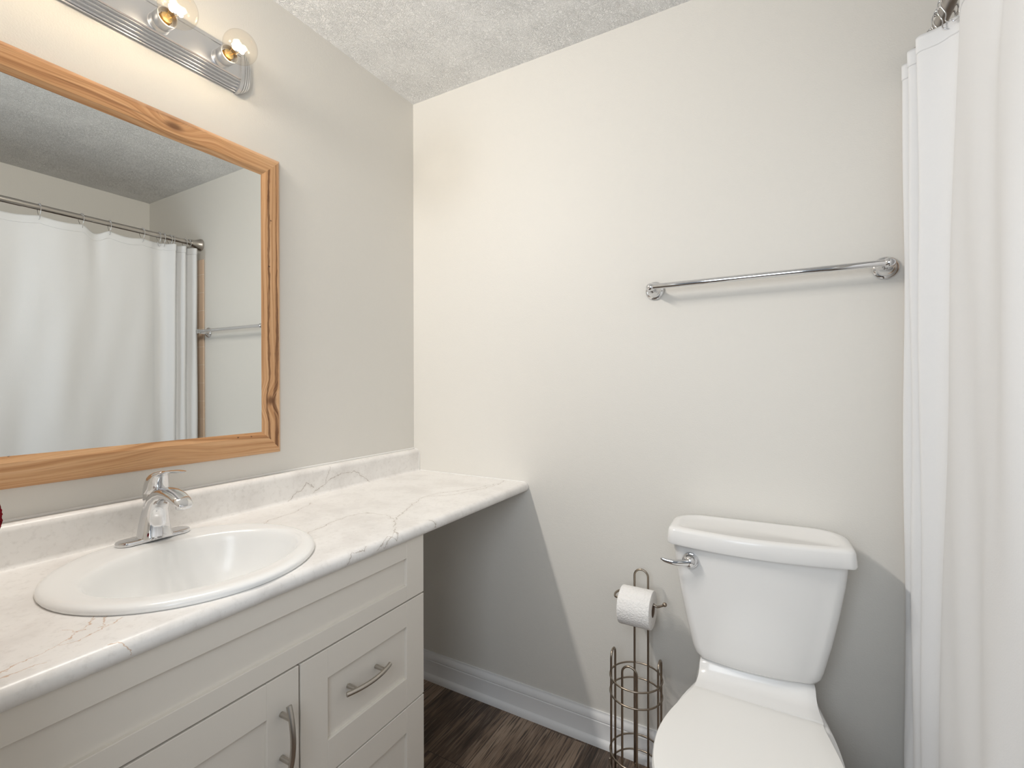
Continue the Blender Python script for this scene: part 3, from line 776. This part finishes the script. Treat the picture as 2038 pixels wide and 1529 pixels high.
loft(bm, [rrect(0.130, -0.030, -0.155, 0.012, 0.030, 0.02, 0.484), rrect(0.142, -0.020, -0.163, 0.014, 0.030, 0.02, 0.490), rrect(0.150, -0.014, -0.168, 0.016, 0.030, 0.02, 0.502), rrect(0.155, -0.010, -0.170, 0.018, 0.030, 0.02, 0.520),
          rrect(0.172, -0.006, -0.171, 0.020, 0.030, 0.02, 0.590), rrect(0.188, -0.004, -0.170, 0.022, 0.030, 0.02, 0.670), rrect(0.200, -0.003, -0.168, 0.024, 0.030, 0.02, 0.740), rrect(0.207, -0.003, -0.167, 0.026, 0.030, 0.02, 0.800)])
tank = ob('tank', bm, TOILET, toi, 60)
bm = bmesh.new()
loft(bm, [rrect(0.212, 0.000, -0.176, 0.026, 0.020, 0.060, 0.7975), rrect(0.219, 0.002, -0.182, 0.026, 0.020, 0.070, 0.7975), rrect(0.2205, 0.003, -0.184, 0.026, 0.020, 0.072, 0.803), rrect(0.2175, 0.001, -0.181, 0.026, 0.022, 0.074, 0.833), rrect(0.2150, 0.000, -0.179, 0.026, 0.024, 0.074, 0.8385),
          rrect(0.210, -0.004, -0.174, 0.025, 0.026, 0.072, 0.8414), rrect(0.198, -0.016, -0.164, 0.024, 0.026, 0.064, 0.8422), rrect(0.191, -0.023, -0.158, 0.023, 0.028, 0.058, 0.8412), rrect(0.185, -0.028, -0.153, 0.022, 0.030, 0.052, 0.8388)])
ob('tank_lid', bm, TOILET, toi, 45)
fl = bmesh.new()
lathe(fl, [(-0.004, 0.0215), (0.0015, 0.0215), (0.0045, 0.0200), (0.0050, 0.0185), (0.0090, 0.0178), (0.0150, 0.0150), (0.0195, 0.0108), (0.0220, 0.0055), (0.0225, 0.0)], (-0.157, -0.1770, 0.7585), (0.0, -1, 0), 28)
hnd = ob('flush_handle', fl, CHROME, toi, 40)
fl = bmesh.new()
LV = spline([(-0.152, -0.192, 0.7590), (-0.172, -0.197, 0.7560), (-0.195, -0.203, 0.7550), (-0.218, -0.206, 0.7580), (-0.232, -0.206, 0.7625)], 5)
rr = []
for i, p in enumerate(LV):
    s = i / (len(LV) - 1); rz_, ry_ = 0.0100 * (1 - 0.55 * s) * (1 if s < 0.85 else 1 - (s - 0.85) * 4), 0.0065 * (1 - 0.50 * s)
    rr.append([(p.x, p.y + ry_ * math.cos(2 * PI * k / 14), p.z + rz_ * math.sin(2 * PI * k / 14)) for k in range(14)])
loft(fl, rr); ob('lever', fl, CHROME, hnd, 60)
# bowl: pedestal, bowl and the raised deck that carries the tank
def egg(hw, yb, yf, z, n=56, flat=0.0, hb=None):
    """outline from a straight back edge yb to a rounded front yf"""
    hb = hb if hb is not None else hw * 0.78
    ym = yb + (yf - yb) * 0.46
    pts = []
    for i in range(n // 2 + 1):           # front half ellipse, right to left
        a = PI * i / (n // 2); pts.append((hw * math.cos(a), ym - (ym - yf) * math.sin(a), z))
    m = n // 4
    for i in range(1, m + 1):             # left side back
        t = i / m; pts.append((-(hb + (hw - hb) * math.cos(t * PI / 2) ** 1.2), ym + (yb - ym) * t, z))
    for i in range(1, 8): pts.append((-hb + 2 * hb * i / 8, yb, z))
    for i in range(m):
        t = 1 - i / m; pts.append(((hb + (hw - hb) * math.cos(t * PI / 2) ** 1.2), ym + (yb - ym) * t, z))
    return pts
bm = bmesh.new()
loft(bm, [egg(0.115, -0.060, -0.56, 0.0, hb=0.105), egg(0.113, -0.062, -0.555, 0.02, hb=0.103), egg(0.105, -0.075, -0.53, 0.06, hb=0.095), egg(0.105, -0.080, -0.535, 0.16, hb=0.095), egg(0.130, -0.090, -0.60, 0.26, hb=0.105), egg(0.165, -0.100, -0.675, 0.34, hb=0.118),
          egg(0.178, -0.105, -0.700, 0.400, hb=0.128), egg(0.181, -0.105, -0.705, 0.423, hb=0.130), egg(0.178, -0.108, -0.700, 0.4325, hb=0.128), egg(0.168, -0.115, -0.690, 0.436, hb=0.124)])
bmesh.ops.rotate(bm, verts=bm.verts, cent=(0, -0.25, 0), matrix=Matrix.Rotation(math.radians(-4.0), 3, 'Z'))
ob('bowl', bm, TOILET, toi, 50)
# deck: vertical-faced shelf under the tank with a concave sweep down to the hinge line
bm = bmesh.new(); rows = []
dk = [(-0.020, 0.486), (-0.145, 0.486), (-0.156, 0.484), (-0.1615, 0.478), (-0.166, 0.468), (-0.173, 0.459), (-0.184, 0.453), (-0.200, 0.4505), (-0.2370, 0.4495), (-0.2400, 0.446), (-0.2400, 0.425), (-0.020, 0.425)]
for i in range(21):
    t = -1 + 2 * i / 20; row = []
    for y, z in dk:
        hw = 0.1335 + 0.009 * max(0, (-y - 0.145) / 0.085) + 0.004 * (1 - min(1, max(0, (-y - 0.10) / 0.05)))
        e = max(0, abs(t) - 0.85) / 0.15
        row.append((hw * t * (1 - 0.0 * e), y + 0.004 * e * e * (1 if y < -0.1 else 0), z - (0.0045 * e * e if z > 0.44 else 0)))
    rows.append(row)
loft(bm, rows)
ob('tank_shelf', bm, TOILET, toi, 40)
def lidshape(z, d, hw=0.1830, n=64):
    c, s_ = math.cos(math.radians(-4.0)), math.sin(math.radians(-4.0))
    return [(x * c - (y + 0.25) * s_, -0.25 + x * s_ + (y + 0.25) * c, zz) for x, y, zz in egg(hw - d, -0.250 - d * 0.6, -0.705 + d, z, n, hb=0.142 - d)]
bm = bmesh.new()
loft(bm, [lidshape(0.4375, 0.002), lidshape(0.438, 0.0), lidshape(0.445, -0.001), lidshape(0.4475, 0.001), lidshape(0.448, 0.004)])
ob('seat', bm, SEAT, toi, 40)
bm = bmesh.new()
loft(bm, [lidshape(0.4488, 0.003), lidshape(0.4495, 0.0005), lidshape(0.4545, 0.0), lidshape(0.4572, 0.0018), lidshape(0.4582, 0.006), lidshape(0.4590, 0.030), lidshape(0.4592, 0.09)])
ob('seat_lid', bm, SEAT, toi, 40)

# ------------------------------------------------------------------ toilet paper stand
SX, SY, SR = 0.992, -0.126, 0.0775
st = thing('toilet_paper_stand', (SX, SY, 0), 'bronze wire toilet paper stand with a roll basket between the counter and toilet', 'paper holder')
WR = 0.0034
for z in (0.345, 0.296, 0.114, 0.065):
    bm = bmesh.new(); tube(bm, [(SX + SR * math.cos(2 * PI * i / 48), SY + SR * math.sin(2 * PI * i / 48), z) for i in range(48)], WR - 0.0007, 10, True)
    part('hoop', bm, BRONZE, st, 180)
def hairpin(cx, cy, tx, ty, hw, zt, zb=0.020):
    """inverted U of wire: half width hw along (tx, ty)"""
    P = [(cx - tx * hw, cy - ty * hw, zb)]
    P += [(cx - tx * hw, cy - ty * hw, zb + (zt - hw - zb) * t) for t in (0.33, 0.66, 0.94)]
    for i in range(15):
        a = PI - PI * i / 14; P.append((cx + tx * hw * math.cos(a), cy + ty * hw * math.cos(a), zt - hw + hw * math.sin(a)))
    P += [(cx + tx * hw, cy + ty * hw, zb + (zt - hw - zb) * t) for t in (0.94, 0.66, 0.33, 0)]
    return P
ri = SR - WR * 2 + 0.0006
for cx, cy, tx, ty, hw, zt, nm in ((SX - ri, SY, 0, 1, 0.0205, 0.412, 'hairpin'), (SX + ri, SY, 0, 1, 0.0205, 0.412, 'hairpin'), (SX, SY - ri, 1, 0, 0.0215, 0.412, 'hairpin'), (SX - 0.002, SY + ri, 1, 0, 0.0215, 0.648, 'upright')):
    bm = bmesh.new(); tube(bm, hairpin(cx, cy, tx, ty, hw, zt), WR, 10)
    part(nm, bm, BRONZE, st, 180)
bm = bmesh.new()
for s in (-1, 1):
    tube(bm, spline([(SX - ri, SY + s * 0.0205, 0.024), (SX - ri, SY + s * 0.0205, 0.016), (SX - ri + 0.012, SY + s * 0.0205, 0.0085), (SX, SY + s * 0.0205, 0.0085), (SX + ri - 0.012, SY + s * 0.0205, 0.0085), (SX + ri, SY + s * 0.0205, 0.016), (SX + ri, SY + s * 0.0205, 0.024)], 5), WR, 8)
    tube(bm, spline([(SX + s * 0.0215, SY - ri, 0.024), (SX + s * 0.0215, SY - ri, 0.010), (SX + s * 0.0215, SY - ri + 0.012, 0.0032), (SX + s * 0.0215, SY, 0.0032), (SX + s * 0.0215, SY + ri - 0.012, 0.0032), (SX + s * 0.0215, SY + ri, 0.010), (SX + s * 0.0215, SY + ri, 0.024)], 5), WR, 8)
for s in (-1, 1):
    tube(bm, spline([(SX + s * (SR + WR * 1.4), SY, 0.065), (SX + s * (SR + WR * 1.4), SY, 0.030), (SX + s * (SR + 0.006), SY, 0.010), (SX + s * (SR + 0.014), SY, 0.0030)], 5), WR, 8)
part('base_wire', bm, BRONZE, st, 180)
RZ, RYc = 0.553, -0.112   # roll centre
AZ = RZ + 0.0165
bm = bmesh.new()
tube(bm, spline([(SX - 0.0235, SY + ri, AZ + 0.006), (0.952, SY + ri - 0.004, AZ + 0.006), (0.928, SY + ri - 0.012, AZ + 0.005), (0.917, -0.085, AZ + 0.002), (0.920, -0.104, AZ - 0.001), (0.935, RYc, AZ), (0.99, RYc, AZ), (1.040, RYc, AZ), (1.052, RYc, AZ - 0.003), (1.064, RYc, AZ + 0.002), (1.073, RYc, AZ + 0.007)], 6), WR, 10)
arm = part('roll_arm', bm, BRONZE, st, 180)
bm = bmesh.new(); ball(bm, (1.075, RYc, AZ + 0.009), 0.0066, 16); part('ball_tip', bm, BRONZE, arm, 180)
# the roll hanging on the arm
roll = thing('toilet_paper_roll', (0.992, RYc, RZ), 'white quilted toilet paper roll hung on the bronze wire stand', 'toilet paper')
bm = bmesh.new(); uvl = bm.loops.layers.uv.new('UVMap'); n = 72; xa, xb, ro, rc = 0.943, 1.041, 0.0565, 0.0205
prof = [(xa, rc), (xa, ro - 0.004), (xa + 0.0012, ro - 0.001), (xa + 0.004, ro), (xb - 0.004, ro), (xb - 0.0012, ro - 0.001), (xb, ro - 0.004), (xb, rc)]
def rad(i, r): return r + (0.0016 if r > 0.05 and 0 < i <= 3 else (0.0008 if r > 0.05 and 3 < i < 10 else 0))
A0 = math.radians(47)   # loose end of the sheet, on the camera side
rings = []
for x, r in prof:
    rings.append([(x - 0.992, -rad(i, r) * math.cos(A0 - 2 * PI * i / n), rad(i, r) * math.sin(A0 - 2 * PI * i / n)) for i in range(n)])
vs = loft(bm, rings, False, False)
idx = {}
for a, r_ in enumerate(vs):
    for i, v in enumerate(r_): idx[v] = (a, i)
for f in bm.faces:
    ii = [idx[l.vert][1] for l in f.loops]; wrap = max(ii) - min(ii) > 2
    for l in f.loops:
        a, i = idx[l.vert]
        if wrap and i == 0: i = n
        l[uvl].uv = (prof[a][0] + (prof[a][1] if a in (0, 7) else 0), 2 * PI * i / n * ro)
ob('paper', bm, PAPER, roll, 40)
bm = bmesh.new(); R1, R2 = 0.0207, 0.0199
loft(bm, [[(x - 0.992, r * math.cos(2 * PI * i / 40), r * math.sin(2 * PI * i / 40)) for i in range(40)] for x, r in ((xa + 0.0005, R1), (xb - 0.0005, R1), (xb - 0.0005, R2), (xa + 0.0005, R2), (xa + 0.0005, R1))], False, False)
ob('cardboard_core', bm, CARD, roll, 40, True)

# ------------------------------------------------------------------ shower rod, curtain, rings
RDX, RDZ = 1.700, 2.075
rod = thing('shower_rod', (RDX, -0.76, RDZ), 'brushed nickel shower rod spanning the tub above the white curtain', 'shower rod')
bm = bmesh.new(); tube(bm, [(RDX, -0.010, RDZ), (RDX, -0.80, RDZ)], 0.0134, 24); part('rod', bm, RODM, rod, 60)
bm = bmesh.new(); tube(bm, [(RDX, -0.78, RDZ), (RDX, RY + 0.01, RDZ)], 0.0146, 24); part('rod_sleeve', bm, RODM, rod, 60)
for y0, dy in ((-0.0005, -1), (RY + 0.0005, 1)):
    bm = bmesh.new(); lathe(bm, [(0, 0.0350), (0.006, 0.0355), (0.010, 0.0340), (0.020, 0.0285), (0.032, 0.0235), (0.046, 0.0205), (0.058, 0.0195), (0.060, 0.0185), (0.061, 0.0128)], (RDX, y0, RDZ), (0, dy, 0), 32)
    part('end_flange', bm, RODM, rod, 40)
RINGS = [-0.068, -0.090, -0.151, -0.169, -0.199, -0.224, -0.304, -0.449, -0.565, -0.720, -0.985, -1.290]
TOPC = [(-0.030, 1.700), (-0.041, 1.672), (-0.052, 1.646), (-0.064, 1.648), (-0.082, 1.690), (-0.094, 1.692), (-0.109, 1.649), (-0.122, 1.648), (-0.137, 1.690), (-0.146, 1.690), (-0.157, 1.656), (-0.168, 1.654),
        (-0.190, 1.692), (-0.215, 1.714), (-0.240, 1.714), (-0.262, 1.704), (-0.290, 1.698), (-0.335, 1.6955), (-0.400, 1.6955), (-0.450, 1.697), (-0.505, 1.696), (-0.565, 1.690), (-0.640, 1.684), (-0.720, 1.697), (-0.800, 1.704), (-0.900, 1.690), (-1.000, 1.684), (-1.140, 1.702), (-1.290, 1.704), (-1.380, 1.688), (-1.440, 1.695)]
BOTC = [(-0.034, 1.680), (-0.045, 1.662), (-0.056, 1.650), (-0.070, 1.652), (-0.088, 1.668), (-0.100, 1.670), (-0.114, 1.656), (-0.128, 1.656), (-0.144, 1.670), (-0.155, 1.671), (-0.168, 1.662), (-0.181, 1.662),
        (-0.203, 1.680), (-0.226, 1.688), (-0.248, 1.680), (-0.270, 1.666), (-0.300, 1.657), (-0.345, 1.653), (-0.410, 1.653), (-0.460, 1.655), (-0.515, 1.654), (-0.575, 1.647), (-0.650, 1.640), (-0.730, 1.652), (-0.805, 1.660), (-0.900, 1.645), (-1.000, 1.640), (-1.140, 1.655), (-1.290, 1.658), (-1.380, 1.642), (-1.440, 1.648)]
TP = spline([(x, y, 0) for y, x in TOPC], 10); BP = spline([(x, y, 0) for y, x in BOTC], 10)
ZT, ZB = 2.036, 0.110
SAG = {7: 0.010, 8: 0.026, 9: 0.014, 10: 0.026, 11: 0.03, 6: 0.012}
def ztop(y):
    for i in range(len(RINGS) - 1):
        a, b_ = RINGS[i], RINGS[i + 1]
        if b_ <= y <= a:
            t = (y - a) / (b_ - a)
            s = {6: 0.012, 7: 0.026, 8: 0.010, 9: 0.018, 10: 0.02}.get(i, 0.0025)
            if i == 7: return ZT - s * math.sin(PI * t) ** 1.6
            return ZT - s * math.sin(PI * t)
    return ZT - (0.002 if y > -0.2 else 0.006)
def cpoint(i, t, off=0.0):
    """t: 0 top to 1 bottom"""
    a, b_ = TP[i], BP[i]
    s = t ** 0.75
    x = a.x + (b_.x - a.x) * s; y = a.y + (b_.y - a.y) * s
    x += 0.0025 * math.sin(9 * t * PI * 0.5 + y * 40) * min(1, 4 * t) * (1 - 0.3 * t)
    # the slack pleat between the two spread rings hangs in a soft V
    g = math.exp(-((y + 0.507) / 0.030) ** 2) * math.exp(-(t / 0.085) ** 2); x += 0.016 * g
    z0 = ztop(a.y); z = z0 + (ZB - z0) * t
    j = min(max(i, 1), len(TP) - 2)
    d = (TP[j + 1] - TP[j - 1]).normalized(); nx, ny = d.y, -d.x
    if nx > 0: nx, ny = -nx, -ny
    return (x + nx * off, y + ny * off, z)
curt = thing('shower_curtain', (1.69, -0.74, 0.11), 'white fabric shower curtain hanging at the right in front of the tub', 'shower curtain')
TS = [0, 0.004, 0.010, 0.019, 0.030, 0.045, 0.065, 0.09, 0.12, 0.15] + [0.15 + 0.85 * i / 22 for i in range(1, 23)]
bm = bmesh.new(); g = [[bm.verts.new(cpoint(i, t)) for t in TS] for i in range(len(TP))]
for a, b_ in zip(g, g[1:]):
    for k_ in range(len(TS) - 1): bm.faces.new((a[k_], b_[k_], b_[k_ + 1], a[k_ + 1]))
c_ = part('curtain_panel', bm, FABRIC, curt, 180)
sd = c_.modifiers.new('solid', 'SOLIDIFY'); sd.thickness = 0.0012; sd.offset = 0
bm = bmesh.new(); TH = [0, 0.004, 0.010, 0.0175, 0.0195]
g = [[bm.verts.new(cpoint(i, t, 0.0016 if t < 0.019 else 0.0007)) for t in TH] for i in range(len(TP))]
for a, b_ in zip(g, g[1:]):
    for k_ in range(len(TH) - 1): bm.faces.new((a[k_], b_[k_], b_[k_ + 1], a[k_ + 1]))
h_ = part('top_hem', bm, FABRIC, curt, 180)
sd = h_.modifiers.new('solid', 'SOLIDIFY'); sd.thickness = 0.0008; sd.offset = 0
bm = bmesh.new()
g = [[bm.verts.new(cpoint(i, t, 0.0016)) for t in [0.0005 + 0.9990 * q / 40 for q in range(41)]] for i in range(0, 17)]
for a, b_ in zip(g, g[1:]):
    for k_ in range(40): bm.faces.new((a[k_], b_[k_], b_[k_ + 1], a[k_ + 1]))
h_ = part('side_hem', bm, FABRIC, curt, 180)
sd = h_.modifiers.new('solid', 'SOLIDIFY'); sd.thickness = 0.0008; sd.offset = 0
# ring: wire loop over the rod with roller balls, closing into a hook at the curtain
def ring_parts():
    L = []
    for i in range(13):
        a = math.radians(205 - 230 * i / 12); L.append((0.0205 * math.cos(a), 0, 0.0205 * math.sin(a) + 0.001))
    L = [(-0.006, -0.003, -0.056), (-0.013, -0.002, -0.050), (-0.012, 0, -0.034), (-0.020, 0, -0.016)] + L[1:-1] + [(0.019, 0, -0.014), (0.009, 0, -0.031), (0.011, 0.002, -0.046), (0.003, 0.003, -0.054), (-0.003, 0.003, -0.050)]
    bm = bmesh.new(); tube(bm, spline(L, 4), 0.0013, 8)
    me1 = ob('curtain_ring', bm, CHROME, None, 180)
    bm = bmesh.new()
    for a in (150, 120, 90, 60, 30): ball(bm, (0.0180 * math.cos(math.radians(a)), 0, 0.0180 * math.sin(math.radians(a)) + 0.001), 0.0036, 12)
    me2 = ob('roller_balls', bm, CHROME, me1, 180)
    return me1, me2
r0, rb0 = ring_parts()
names = ['nearest the rod end on the back wall', 'second from the rod end on the back wall', 'third from the rod end on the back wall', 'fourth from the rod end on the back wall', 'fifth from the rod end on the back wall',
         'sixth from the rod end, last of the bunched rings', 'seventh from the rod end, beside the bunched rings', 'eighth from the rod end, where the hem sags', 'ninth from the rod end, left of the hem sag in the mirror',
         'tenth from the rod end, leftmost in the mirror', 'eleventh from the rod end', 'twelfth from the rod end, at the far curtain edge']
for i, y in enumerate(RINGS):
    if i == 0: o, b2 = r0, rb0
    else:
        o = r0.copy(); COL.objects.link(o); b2 = rb0.copy(); COL.objects.link(b2); b2.parent = o
    o.location = (RDX, y, RDZ - 0.0032 + 0.0); o.rotation_euler = (0, 0, math.radians(random.uniform(-14, 14)))
    tag(o, 'chrome curtain ring, ' + names[i], 'curtain ring', 'chrome curtain rings along the shower rod')

# ------------------------------------------------------------------ red towel on a ring at the very left edge
tr_ = thing('towel_ring', (0.43, RY, 1.28), 'chrome towel ring on the wall at the left end of the counter', 'towel ring')
bm = bmesh.new(); lathe(bm, [(0.0003, 0.026), (0.006, 0.026), (0.010, 0.019), (0.020, 0.012), (0.105, 0.010), (0.112, 0.0)], (0.43, RY, 1.28), (0, 1, 0), 28)
part('post', bm, CHROME, tr_, 40)
bm = bmesh.new(); tube(bm, [(0.43 + 0.075 * math.sin(2 * PI * i / 40), RY + 0.100, 1.205 + 0.075 * math.cos(2 * PI * i / 40)) for i in range(40)], 0.0045, 10, True)
part('ring', bm, CHROME, tr_, 180)
bm = bmesh.new(); rings = []
def sup(cx, cy, ax, ay, z, ph=0.0, n=48):
    return [(cx + ax * abs(math.cos(2 * PI * i / n)) ** 0.7 * (1 if math.cos(2 * PI * i / n) > 0 else -1), cy + (ay + 0.004 * math.sin(5 * 2 * PI * i / n + ph)) * math.sin(2 * PI * i / n), z + 0.004 * math.sin(3 * 2 * PI * i / n + ph)) for i in range(n)]
CYT = RY + 0.100
for z, ax, ay in ((1.050, 0.060, 0.028), (1.047, 0.075, 0.044), (1.052, 0.082, 0.0555), (1.060, 0.084, 0.0600), (1.070, 0.083, 0.0606), (1.085, 0.082, 0.0606), (1.100, 0.080, 0.0590), (1.109, 0.078, 0.050), (1.115, 0.070, 0.032), (1.124, 0.060, 0.016), (1.130, 0.056, 0.012), (1.137, 0.046, 0.006)):
    rings.append(sup(0.43, CYT, ax, ay, z, z * 50))
loft(bm, rings)
bmesh.ops.subdivide_edges(bm, edges=bm.edges, cuts=2, use_grid_fill=True)
rnd = random.Random(3)
for v in bm.verts: v.co += Vector((rnd.uniform(-1, 1), rnd.uniform(-1, 1), rnd.uniform(-1, 1))) * 0.0018
tw = ob('hand_towel', bm, TOWEL, None, 180)
tag(tw, 'dark red fuzzy towel just showing at the left edge above the backsplash', 'towel')
